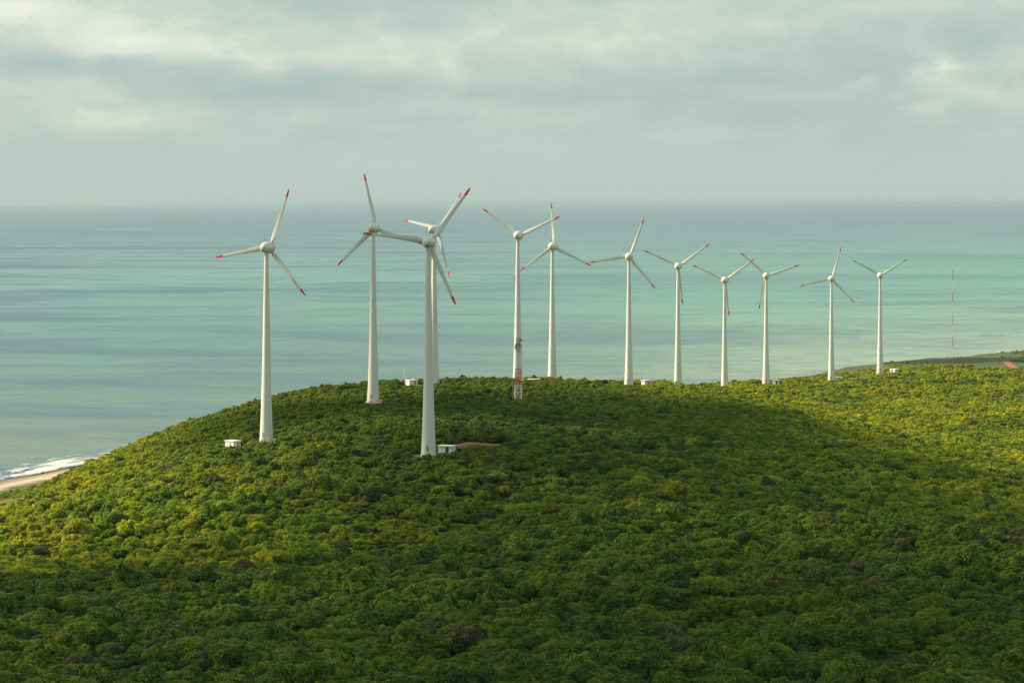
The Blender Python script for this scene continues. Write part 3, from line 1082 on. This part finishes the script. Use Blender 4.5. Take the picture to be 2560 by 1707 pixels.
def special_tree(loc, r, hz, col, seed, label, cat='tree', **kw):
    me = crown_mesh(seed, **kw)
    me.materials.clear()
    me.materials.append(foliage_mat('foliage_' + cat, col))
    t_ = thing('round_bush' if cat == 'bush' else 'dome_tree', loc, 0.4 * seed, label, cat)
    t_.scale = (r, r, r * hz)
    link('crown', me, None, t_)
    link('trunk', TRUNKS[0], None, t_)


q = at_depth(262, 640)
special_tree((q[0], q[1], q[2] - .2), 4.2, 0.95, (0.035, 0.075, 0.018), 31,
             'large dark dome shaped tree standing out of the thicket at lower left', n_leaf=3600, nb=34, leaf=0.045, spread=0.62, tight=True)
q = at_depth(1512, 1268)
special_tree((q[0], q[1], q[2] - .2), 2.6, 1.1, (0.028, 0.06, 0.02), 32,
             'dark rounded bush on the skyline left of the turbine with a dark pole', 'bush', n_leaf=2200, nb=20, leaf=0.06)
q = at_depth(1270, 842)
special_tree((q[0], q[1], q[2] - .3), 2.9, 0.95, (0.060, 0.105, 0.02), 33,
             'rounded light green bush beside the narrow red track right of the nearest turbine', 'bush', n_leaf=2600, nb=26, leaf=0.055, tight=True)
q = at_depth(1145, 818)
special_tree((q[0], q[1], q[2] - .3), 2.2, 0.9, (0.055, 0.07, 0.028), 34,
             'brownish rounded bush in front of the hut at the nearest turbine', 'bush', n_leaf=2200, nb=20, leaf=0.06)

# ------------------------------------------------------------------ wind turbines
def smooth_by_angle(me, deg=40):
    try:
        me.set_sharp_from_angle(angle=R(deg))
    except Exception:
        pass


def blade_section(r, c, tk, tw, n=16):
    """closed airfoil loop at radius r (along Z), leading edge to -X"""
    pts = []
    for i in range(n):
        a = 2 * math.pi * i / n
        xc = 0.5 - 0.5 * math.cos(a)               # 0 leading .. 1 trailing .. 0
        env = 5 * (0.2969 * math.sqrt(max(xc, 0)) - 0.126 * xc - 0.3516 * xc ** 2 + 0.2843 * xc ** 3 - 0.1036 * xc ** 4)
        circ = math.sqrt(max(0, xc * (1 - xc)))
        k = min(1, max(0, (tk - 0.30) / 0.6))
        th = tk * ((1 - k) * env + k * circ)
        yv = th if a < math.pi else -th
        x, y = (xc - 0.33) * c, yv * c
        pts.append((x * math.cos(tw) + y * math.sin(tw), -x * math.sin(tw) + y * math.cos(tw), r))
    return pts


STN = [(1.0, 0.95, 1.0, 30), (1.7, 1.0, 0.95, 28), (2.5, 1.35, 0.6, 25), (3.4, 1.78, 0.42, 22), (4.4, 1.80, 0.34, 19), (6.2, 1.58, 0.28, 15),
       (8.5, 1.34, 0.24, 11), (11.0, 1.14, 0.21, 8), (14.0, 0.96, 0.19, 5), (17.2, 0.80, 0.18, 3)]
TIP = [(17.2, 0.81, 0.185, 3), (18.2, 0.74, 0.17, 2.5), (19.1, 0.58, 0.17, 2), (19.7, 0.36, 0.17, 1.5), (20.0, 0.12, 0.2, 1)]


def loft(stns, name):
    n = 16
    V, Fc = [], []
    for s in stns:
        V += blade_section(s[0], s[1], s[2] , R(s[3]), n)
    for k in range(len(stns) - 1):
        for i in range(n):
            j = (i + 1) % n
            Fc.append((k * n + i, k * n + j, (k + 1) * n + j, (k + 1) * n + i))
    Fc.append(tuple(range(n))[::-1])
    Fc.append(tuple((len(stns) - 1) * n + i for i in range(n)))
    me = mesh_of(name, V, Fc, True)
    bm = bmesh.new()
    bm.from_mesh(me)
    bmesh.ops.recalc_face_normals(bm, faces=bm.faces)
    bm.to_mesh(me)
    bm.free()
    smooth_by_angle(me)
    return me


ME_BLADE = loft(STN, 'blade')
ME_BLADE.materials.append(M_BLADE)
ME_TIP = loft(TIP, 'blade_tip')
ME_TIP.materials.append(M_RED)


def build_turbine():
    t_ = thing('wind_turbine', (0, 0, 0), 0, '-', 'wind turbine', 'white wind turbines with red blade tips')
    m = MB()
    prof = [(2.22, 0.0), (2.12, 1.5), (2.0, 4), (1.86, 7), (1.70, 12), (1.50, 19), (1.30, 27), (1.12, 36), (0.95, 45), (0.80, 53), (0.68, 59.4)]
    m.lathe(prof, 40)
    me = m.mesh('tower', True)
    smooth_by_angle(me)
    tower = link('tower', me, M_TOWER, t_)
    m = MB()
    m.lathe([(2.45, -1.6), (2.45, 0.08), (2.4, 0.12), (2.26, 0.12)], 32)
    link('foundation', m.mesh('foundation'), M_CONC, t_)
    for z in (15.5, 30.5, 45.5):
        r = np.interp(z, [p[1] for p in prof], [p[0] for p in prof])
        m = MB()
        m.lathe([(r - .05, z - .10), (r + .025, z - .08), (r + .025, z + .08), (r - .05, z + .10)], 40, cap=False)
        link('flange', m.mesh('flange', True), M_NAC, t_)
    # arched door, reveal, steps, facing the viewer's side
    m = MB()
    ang = R(-92)
    Mx = Matrix.Rotation(ang + math.pi / 2, 4, 'Z')
    arch = [(-.42, 0), (.42, 0), (.42, 1.75)] + [(.42 * math.cos(a), 1.75 + .42 * math.sin(a)) for a in np.linspace(0.3, math.pi - .3, 7)] + [(-.42, 1.75)]
    vs = [(x, -2.14 + z * .028, z + 0.75) for x, z in arch] + [(x, -1.9, z + 0.75) for x, z in arch]
    n = len(arch)
    fs = [tuple(range(n)), tuple(range(n, 2 * n))[::-1]] + [(i, (i + 1) % n, n + (i + 1) % n, n + i) for i in range(n)]
    m.add(vs, fs, Mx)
    door = link('door', m.mesh('door'), M_SEAM, t_)
    m = MB()
    m.box(.28, -2.16, 1.75, .05, .04, .14, Mx)
    link('handle', m.mesh('handle'), M_DARK, door)
    m = MB()
    for k in range(3):
        m.box(0, -2.42 - .26 * k, .62 - .2 * k, .95, .26, .2, Mx)
    link('steps', m.mesh('steps'), M_CONC, t_)
    # collar below the nacelle
    m = MB()
    m.lathe([(0.68, 59.4), (0.80, 59.5), (0.92, 60.1), (1.15, 60.8), (1.2, 61.4)], 32)
    link('yaw_collar', m.mesh('yaw_collar', True), M_NAC, t_)
    # egg shaped nacelle: lathe about +Y
    MY = Matrix.Translation((0, 0, HUB)) @ Matrix.Rotation(R(-90), 4, 'X')
    m = MB()
    pr = [(0.04, -2.75), (0.45, -2.66), (0.85, -2.42), (1.22, -2.02), (1.52, -1.5), (1.73, -0.9), (1.86, -0.2), (1.92, 0.5), (1.93, 1.1), (1.90, 1.52)]
    m.lathe(pr, 40, MY)
    me = m.mesh('nacelle', True)
    smooth_by_angle(me)
    nac = link('nacelle', me, M_NAC, t_)
    m = MB()
    m.lathe([(1.86, 1.40), (1.97, 1.46), (1.97, 1.56), (1.86, 1.60)], 40, MY, cap=False)
    link('generator_ring', m.mesh('generator_ring', True), M_SEAM, nac)
    for x in (-.42, .42):
        m = MB()
        m.bar((x, -.55, HUB + 1.55), (x, -.55, HUB + 2.75), .045, .03, 6)
        m.box(x, -.55, HUB + 2.78, .42, .10, .07)
        link('wind_sensor', m.mesh('wind_sensor'), M_DARK, nac)
    m = MB()
    m.lathe([(0.17, -2.63), (0.17, -2.40)], 16, Matrix.Translation((.62, 0, HUB - .05)) @ Matrix.Rotation(R(-90), 4, 'X'))
    link('vent', m.mesh('vent'), M_DARK, nac)
    m = MB()
    m.lathe([(0.12, -2.62), (0.12, -2.40)], 12, Matrix.Translation((-.66, 0, HUB - .02)) @ Matrix.Rotation(R(-90), 4, 'X'))
    link('vent', m.mesh('vent'), M_SEAM, nac)
    m = MB()
    m.lathe([(0.34, -2.40), (0.34, -2.05)], 16, Matrix.Translation((-.08, 0, HUB - 1.02)) @ Matrix.Rotation(R(-90), 4, 'X'))
    link('dark_disc', m.mesh('dark_disc'), M_DARK, nac)  # dark disc low on the rear of the nacelle
    # rotor
    m = MB()
    m.lathe([(1.86, 1.66), (1.88, 2.1), (1.78, 2.7), (1.52, 3.3), (1.08, 3.85), (0.55, 4.2), (0.04, 4.3)], 40, MY)
    me = m.mesh('spinner', True)
    smooth_by_angle(me)
    sp = link('spinner', me, M_NAC, t_)
    for k in range(3):
        b = link('blade', ME_BLADE, None, t_)
        b.location = (0, 2.35, HUB)
        tip = link('blade_tip', ME_TIP, None, b)
    return t_


def kids(o):
    return [c for c in bpy.data.objects if c.parent is o]


T_LABELS = [
    'leftmost wind turbine with a square white hut left of its foot',
    'second wind turbine from the left, its foot in dark shaded scrub',
    'wind turbine mostly hidden directly behind the nearest and largest one',
    'nearest and largest wind turbine, grey shaded tower with a low hut at right',
    'wind turbine directly behind the red and white lattice mast',
    'wind turbine just right of the lattice mast, one blade pointing straight up',
    'wind turbine with a dark pole and small square hut right of its foot',
    'fifth wind turbine from the right, a low hut roof right of its hidden foot',
    'fourth wind turbine from the right, no hut at its foot',
    'third wind turbine from the right, small hut with dark window at its foot',
    'second wind turbine from the right, flat white roof beside its foot',
    'rightmost and furthest wind turbine, standing beside a red earth track']


def place_turbine(o, i):
    u, v, Y, yaw, a0 = TURB[i]
    x, y, z = TPOS[i]
    o.location = (x, y, z)
    o.rotation_euler = (0, 0, -R(yaw))
    o['label'] = T_LABELS[i]
    k = 0
    for c in KIDS[o.name]:
        if c.name.split('.')[0] == 'blade':
            c.rotation_euler = (0, R(90 - (a0 + 120 * k)), 0)
            k += 1


proto = build_turbine()
tree_of = {}
for o in list(bpy.data.objects):
    if o.parent is not None:
        tree_of.setdefault(o.parent.name, []).append(o)
KIDS = {proto.name: tree_of[proto.name]}
place_turbine(proto, 0)
for i in range(1, len(TURB)):
    c = proto.copy()
    COL.objects.link(c)
    ks = []
    for ch in tree_of[proto.name]:
        d = ch.copy()
        COL.objects.link(d)
        d.parent = c
        ks.append(d)
        for g in tree_of.get(ch.name, []):
            e = g.copy()
            COL.objects.link(e)
            e.parent = d
    KIDS[c.name] = ks
    place_turbine(c, i)

# ------------------------------------------------------------------ huts
H_LABELS = [
    'square white transformer hut left of the leftmost turbine, its left wall brightly lit',
    'low white hut beside a thin white pole, right of the second turbine',
    'low white hut tucked against the right foot of the nearest turbine behind bushes',
    'flat white hut roof between the lattice mast and the turbine right of it',
    'small white hut with a dark pole in front, right of the middle turbine',
    'white hut roof barely clearing the ridge between two turbines with hidden feet',
    'small white hut with a dark window at the right foot of the tenth turbine',
    'flat white hut roof at the right foot of the second turbine from the right',
    'small white hut with a dark doorway, furthest right, beside the last turbine']


def build_hut(i):
    u, v, wd, dp, h, yaw, _ = HUTDEF[i]
    wd, dp, h = wd * .88, dp * .88, h * .88
    q = HUTS[i]
    zb = q[2]
    t_ = thing('transformer_hut', (q[0], q[1], zb), R(yaw), H_LABELS[i], 'hut', 'white transformer huts beside the turbines')
    m = MB()
    m.box(0, 0, h / 2 - .4, wd, dp, h + .8)
    link('wall', m.mesh('wall'), M_HUT, t_)
    m = MB()
    m.box(0, 0, h + .10, wd + .5, dp + .5, .2)
    m.box(0, 0, h + .22, wd + .3, dp + .3, .06)
    link('roof', m.mesh('roof'), M_ROOF, t_)
    m = MB()
    m.box(0, 0, -.35, wd + .5, dp + .5, .9)
    link('plinth', m.mesh('plinth'), M_CONC, t_)
    sgn = 1 if i != 8 else -1
    m = MB()
    if i == 8:
        m.box(-wd / 2 - .02, 0.6, 1.15, .06, 1.2, 1.9)
    else:
        m.box(wd * .18 * sgn, -dp / 2 - .02, 1.12, 1.0, .06, 1.9)
    door = link('door', m.mesh('door'), M_DARK if i in (2, 6, 8) else M_SEAM, t_)
    m = MB()
    if i == 8:
        m.box(-wd / 2 - .07, 1.0, 1.1, .05, .05, .16)
    else:
        m.box(wd * .18 * sgn + .38, -dp / 2 - .07, 1.1, .05, .05, .16)
    link('handle', m.mesh('handle'), M_STEEL, door)
    for sd in (-1, 1):
        m = MB()
        for k in range(5):
            m.box(sd * (wd / 2 + .02), -dp * .1, h * .55 + k * .14, .05, .9, .07)
        link('louvre', m.mesh('louvre'), M_SEAM, t_)


for i in range(len(HUTDEF)):
    build_hut(i)

# small box beside the turbine behind the lattice mast
q = at_depth(1308, 1212)
t_ = thing('equipment_cabinet', q, 0.3, 'tiny white cabinet at the right foot of the turbine behind the lattice mast', 'cabinet')
m = MB(); m.box(0, 0, .75, .9, .7, 1.9); link('body', m.mesh('body'), M_HUT, t_)
m = MB(); m.box(0, 0, 1.75, 1.05, .85, .1); link('lid', m.mesh('lid'), M_ROOF, t_)

# ------------------------------------------------------------------ lattice mast
def lattice_mast():
    x, y, z = LAT
    t_ = thing('lattice_mast', (x, y, z), R(9), 'red and white lattice radio mast with a large round dish, in front of a turbine', 'radio mast')
    mpp = y / F_SRC
    H = (1001 - 843) * mpp
    hw = lambda f: (9.0 + (3.9 - 9.0) * min(1, f * 1.05)) * mpp
    #   height limits in image rows from the base, colour
    secs = [(0, 5, M_LRED, 1), (5, 41, M_LWHT, 2), (41, 81, M_LRED, 4), (81, 120, M_LWHT, 5), (120, 158, M_MAROON, 6)]
    for a, b, mat, npan in secs:
        m = MB()
        th = 0.065 if a < 81 else 0.036
        c = [(-1, -1), (1, -1), (1, 1), (-1, 1)]
        for k in range(npan):
            f0 = (a + (b - a) * k / npan) / 158
            f1 = (a + (b - a) * (k + 1) / npan) / 158
            w0, w1, z0, z1 = hw(f0), hw(f1), f0 * H, f1 * H
            for i in range(4):
                p, r_ = c[i], c[(i + 1) % 4]
                m.bar((p[0] * w0, p[1] * w0, z0), (p[0] * w1, p[1] * w1, z1), th, th, 4)
                m.bar((p[0] * w1, p[1] * w1, z1), (r_[0] * w1, r_[1] * w1, z1), th * .8, th * .8, 4)
                mid = ((p[0] + r_[0]) / 2 * w1, (p[1] + r_[1]) / 2 * w1, z1)
                m.bar((p[0] * w0, p[1] * w0, z0), mid, th * .7, th * .7, 4)
                m.bar((r_[0] * w0, r_[1] * w0, z0), mid, th * .7, th * .7, 4)
        link('lattice_section', m.mesh('lattice_section'), mat, t_)
    m = MB()
    for p in ((-1, -1), (1, -1), (1, 1), (-1, 1)):
        m.box(p[0] * hw(0), p[1] * hw(0), -.5, .6, .6, 1.1)
    link('footing', m.mesh('footing'), M_CONC, t_)
    # big dish: shallow bowl behind the mast, facing the viewer's left
    dr = 1.5
    prof = [(dr * math.sin(a), dr * (1 - math.cos(a)) * 0.8) for a in np.linspace(0.02, 0.95, 9)]
    sc = dr / prof[-1][0]
    prof = [(r_ * sc, zz) for r_, zz in prof]
    back = [(r_ * 1.01, zz - .05) for r_, zz in prof]
    m = MB()
    M1 = Matrix.Translation((0.22, 0.75, (1001 - 866.5) * mpp)) @ Matrix.Rotation(R(90 - 10), 4, 'X')
    m.lathe(back[::-1][-1:] + back[1:] + prof[::-1], 32, M1, cap=False)
    m2_ = MB()
    dme = m.mesh('dish', True)
    smooth_by_angle(dme)
    dish = link('dish', dme, M_HUT, t_)
    m2_.bar(M1 @ Vector((0, 0, .1)), M1 @ Vector((0, 0, 1.0)), .05, .04, 6)
    link('feed_horn', m2_.mesh('feed_horn'), M_STEEL, dish)
    m = MB()
    M2 = Matrix.Translation((0.95, -.15, (1001 - 847.5) * mpp)) @ Matrix.Rotation(R(90), 4, 'X')
    m.lathe([(.50, -.25), (.56, -.2), (.56, .2), (.50, .25)], 24, M2)
    link('drum_antenna', m.mesh('drum_antenna', True), M_STEEL, t_)
    for k, (dz_, s_) in enumerate(((858, .28), (874, .25))):
        m = MB()
        m.box(-.35 + .3 * k, -.45, (1001 - dz_) * mpp, .3, .2, s_ * 2)
        link('antenna_panel', m.mesh('antenna_panel'), M_MAROON, t_)
    m = MB()
    m.bar((-1.95, .3, -.3), (-1.95, .3, 7.6), .10, .08, 8)
    m.box(-1.95, .3, 7.7, .35, .2, .25)
    link('side_pole', m.mesh('side_pole'), M_WOOD, t_)
    m = MB()
    m.bar((.1, 0, 0), (.1, 0, H - .4), .035, .035, 5)
    m.bar((-.15, 0, 0), (-.15, 0, H - .4), .035, .035, 5)
    for k in range(int(H / .45)):
        m.bar((-.15, 0, .3 + .45 * k), (.1, 0, .3 + .45 * k), .02, .02, 4)
    link('ladder', m.mesh('ladder'), M_STEEL, t_)


lattice_mast()

# ------------------------------------------------------------------ slender mast on the plain
def slender_mast():
    x, y, z = MAST
    mpp = y / F_SRC
    t_ = thing('slender_mast', (x, y, z), R(20), 'very tall thin red and white banded mast on the far right plain', 'mast')
    rows = [674, 700, 728, 756, 785, 813, 841, 868, 895, 912]
    z = z
    top_z = lambda v: EYE - (v - V0) * mpp - z
    for k in range(len(rows) - 1):
        z1, z0 = top_z(rows[k]), top_z(rows[k + 1])
        if k == len(rows) - 2:
            z0 = -.3
        mat = M_LRED if k % 2 == 0 else M_LWHT
        m = MB()
        w = .19
        c = [(w, 0), (-w / 2, w * .87), (-w / 2, -w * .87)]
        n = 8
        for i in range(3):
            p, r_ = c[i], c[(i + 1) % 3]
            m.bar((*p, z0), (*p, z1), .055, .055, 4)
            for j in range(n):
                a, b = z0 + (z1 - z0) * j / n, z0 + (z1 - z0) * (j + 1) / n
                m.bar((*p, a), (*r_, b), .025, .025, 3)
        link('mast_section', m.mesh('mast_section'), mat, t_)


slender_mast()

# ------------------------------------------------------------------ poles
def pole(loc, h, r, mat, label, arm=None, name='utility_pole'):
    t_ = thing(name, loc, 0.1, label, 'pole')
    m = MB(); m.bar((0, 0, -.5), (0, 0, h), r, r * .75, 8)
    link('shaft', m.mesh('shaft', True), mat, t_)
    m = MB()
    if arm:
        m.box(arm * .15, 0, h - .35, arm, .14, .14)
        link('crossarm', m.mesh('crossarm'), mat, t_)
        for sx_ in (-.4, .0, .4):
            m = MB(); m.bar((arm * (.15 + sx_), 0, h - .28), (arm * (.15 + sx_), 0, h - .02), .07, .05, 6)
            link('insulator', m.mesh('insulator'), M_DARK, t_)
    else:
        m.box(0, 0, h + .06, r * 3, r * 3, .12)
        link('cap', m.mesh('cap'), mat, t_)


pole(POLE, 8.6, .13, M_WOOD, 'lone wooden utility pole with a crossarm standing in the sunlit scrub', 2.6)
q = at_depth(1011, 1112)
pole(q, 6.2, .09, M_LWHT, 'thin white pole at the left corner of the hut behind the second turbine', name='thin_pole')
q = at_depth(1604.5, 1374)
pole(q, 4.6, .09, M_DARK, 'dark pole standing in front of the small hut by the middle turbine', name='dark_pole')
q = at_depth(1876, 1560)
pole(q, 4.5, .09, M_WOOD, 'short faint post in the scrub right of the ninth turbine', name='short_post')

# ------------------------------------------------------------------ rocks on the far shore
rk = random.Random(5)
M_ROCK = paint('pale_rock', (0.50, 0.46, 0.38), 0.95, 0.3, 0.6)
for k, (u, Y, s_) in enumerate(((2504, 2290, 1.7), (2492, 2285, 1.2), (2514, 2292, 1.5), (2483, 2290, .9), (2498, 2300, 1.1))):
    q = at_depth(u, Y)
    bm = bmesh.new()
    bmesh.ops.create_icosphere(bm, subdivisions=2, radius=1)
    for vtx in bm.verts:
        vtx.co *= rk.uniform(.75, 1.15)
        vtx.co.z *= .6
        vtx.co.x *= 1.5
    me = bpy.data.meshes.new('rock')
    bm.to_mesh(me)
    bm.free()
    o = link('shore_rock', me, M_ROCK)
    o.location = (q[0], q[1], max(q[2], .2) + .3 * s_)
    o.scale = (s_, s_, s_)
    o.rotation_euler = (0, 0, k * 1.3)
    tag(o, ('largest pale rock of the cluster on the far shore', 'pale rock just left of the largest one on the far shore', 'rightmost pale rock on the far shore',
            'smallest and leftmost pale rock on the far shore', 'low pale rock behind the largest one on the far shore')[k], 'rock', 'pale rocks on the far shore')

# ------------------------------------------------------------------ birds
def bird(u, v, Y, span, roll, label):
    x, z = (u - 1280) / F_SRC * Y, EYE - (v - V0) / F_SRC * Y
    t_ = thing('bird', (x, Y, z), R(10), label, 'bird')
    t_.rotation_euler = (R(8), R(roll), R(12))
    bm = bmesh.new()
    bmesh.ops.create_uvsphere(bm, u_segments=10, v_segments=8, radius=1)
    for vtx in bm.verts:
        y_ = vtx.co.y
        vtx.co = Vector((vtx.co.x * .09 * span * .5, y_ * .30 * span * .5, vtx.co.z * .09 * span * .5))
        if y_ > .5:
            vtx.co.z += .02 * span
    me = bpy.data.meshes.new('bird_body')
    bm.to_mesh(me)
    bm.free()
    link('body', me, M_BIRD, t_)
    for sgn in (-1, 1):
        s_ = span / 2
        out = [(0.02, .16, 0), (.40, .10, .13), (.75, -.02, .17), (1.0, -.22, .12), (.72, -.22, .155), (.38, -.17, .11), (0.02, -.14, 0)]
        vs = [(sgn * a * s_, b * s_, c * s_) for a, b, c in out] + [(sgn * a * s_, b * s_, c * s_ - .02) for a, b, c in out]
        n = len(out)
        fs = [tuple(range(n)), tuple(range(n, 2 * n))[::-1]] + [(i, (i + 1) % n, n + (i + 1) % n, n + i) for i in range(n)]
        link('wing', mesh_of('wing', vs, fs), M_BIRD, t_)
    m = MB()
    m.add([(-.04 * span, -.14 * span, 0), (.04 * span, -.14 * span, 0), (.08 * span, -.24 * span, 0), (-.08 * span, -.24 * span, 0),
           (-.04 * span, -.14 * span, .02), (.04 * span, -.14 * span, .02), (.08 * span, -.24 * span, .02), (-.08 * span, -.24 * span, .02)],
          [(0, 3, 2, 1), (4, 5, 6, 7), (0, 1, 5, 4), (1, 2, 6, 5), (2, 3, 7, 6), (3, 0, 4, 7)])
    link('tail', m.mesh('tail'), M_BIRD, t_)


bird(2155, 74, 900, 1.15, -12, 'small dark bird gliding high in the clouds at upper right')
bird(2261, 219, 1200, .8, 10, 'tiny distant bird in the grey sky at upper right')
bird(2347, 741.5, 1000, .9, -5, 'small dark bird low over the water near the thin mast')

# ------------------------------------------------------------------ haze
HAZE = 1 / 48000
m = MB()
m.box(0, 0, 64, 304000, 304000, 176)
me = m.mesh('haze')
hm, t = new_mat('haze_air')
pv = t.n('ShaderNodeVolumePrincipled')
pv.inputs['Color'].default_value = (0.53, 0.71, 0.78, 1)
pv.inputs['Density'].default_value = HAZE
pv.inputs['Anisotropy'].default_value = 0.3
t.n('ShaderNodeOutputMaterial', ins={'Volume': pv.outputs[0]})
hz = link('haze', me, hm)
tag(hz, 'thin pale sea haze softening the horizon', kind='stuff')
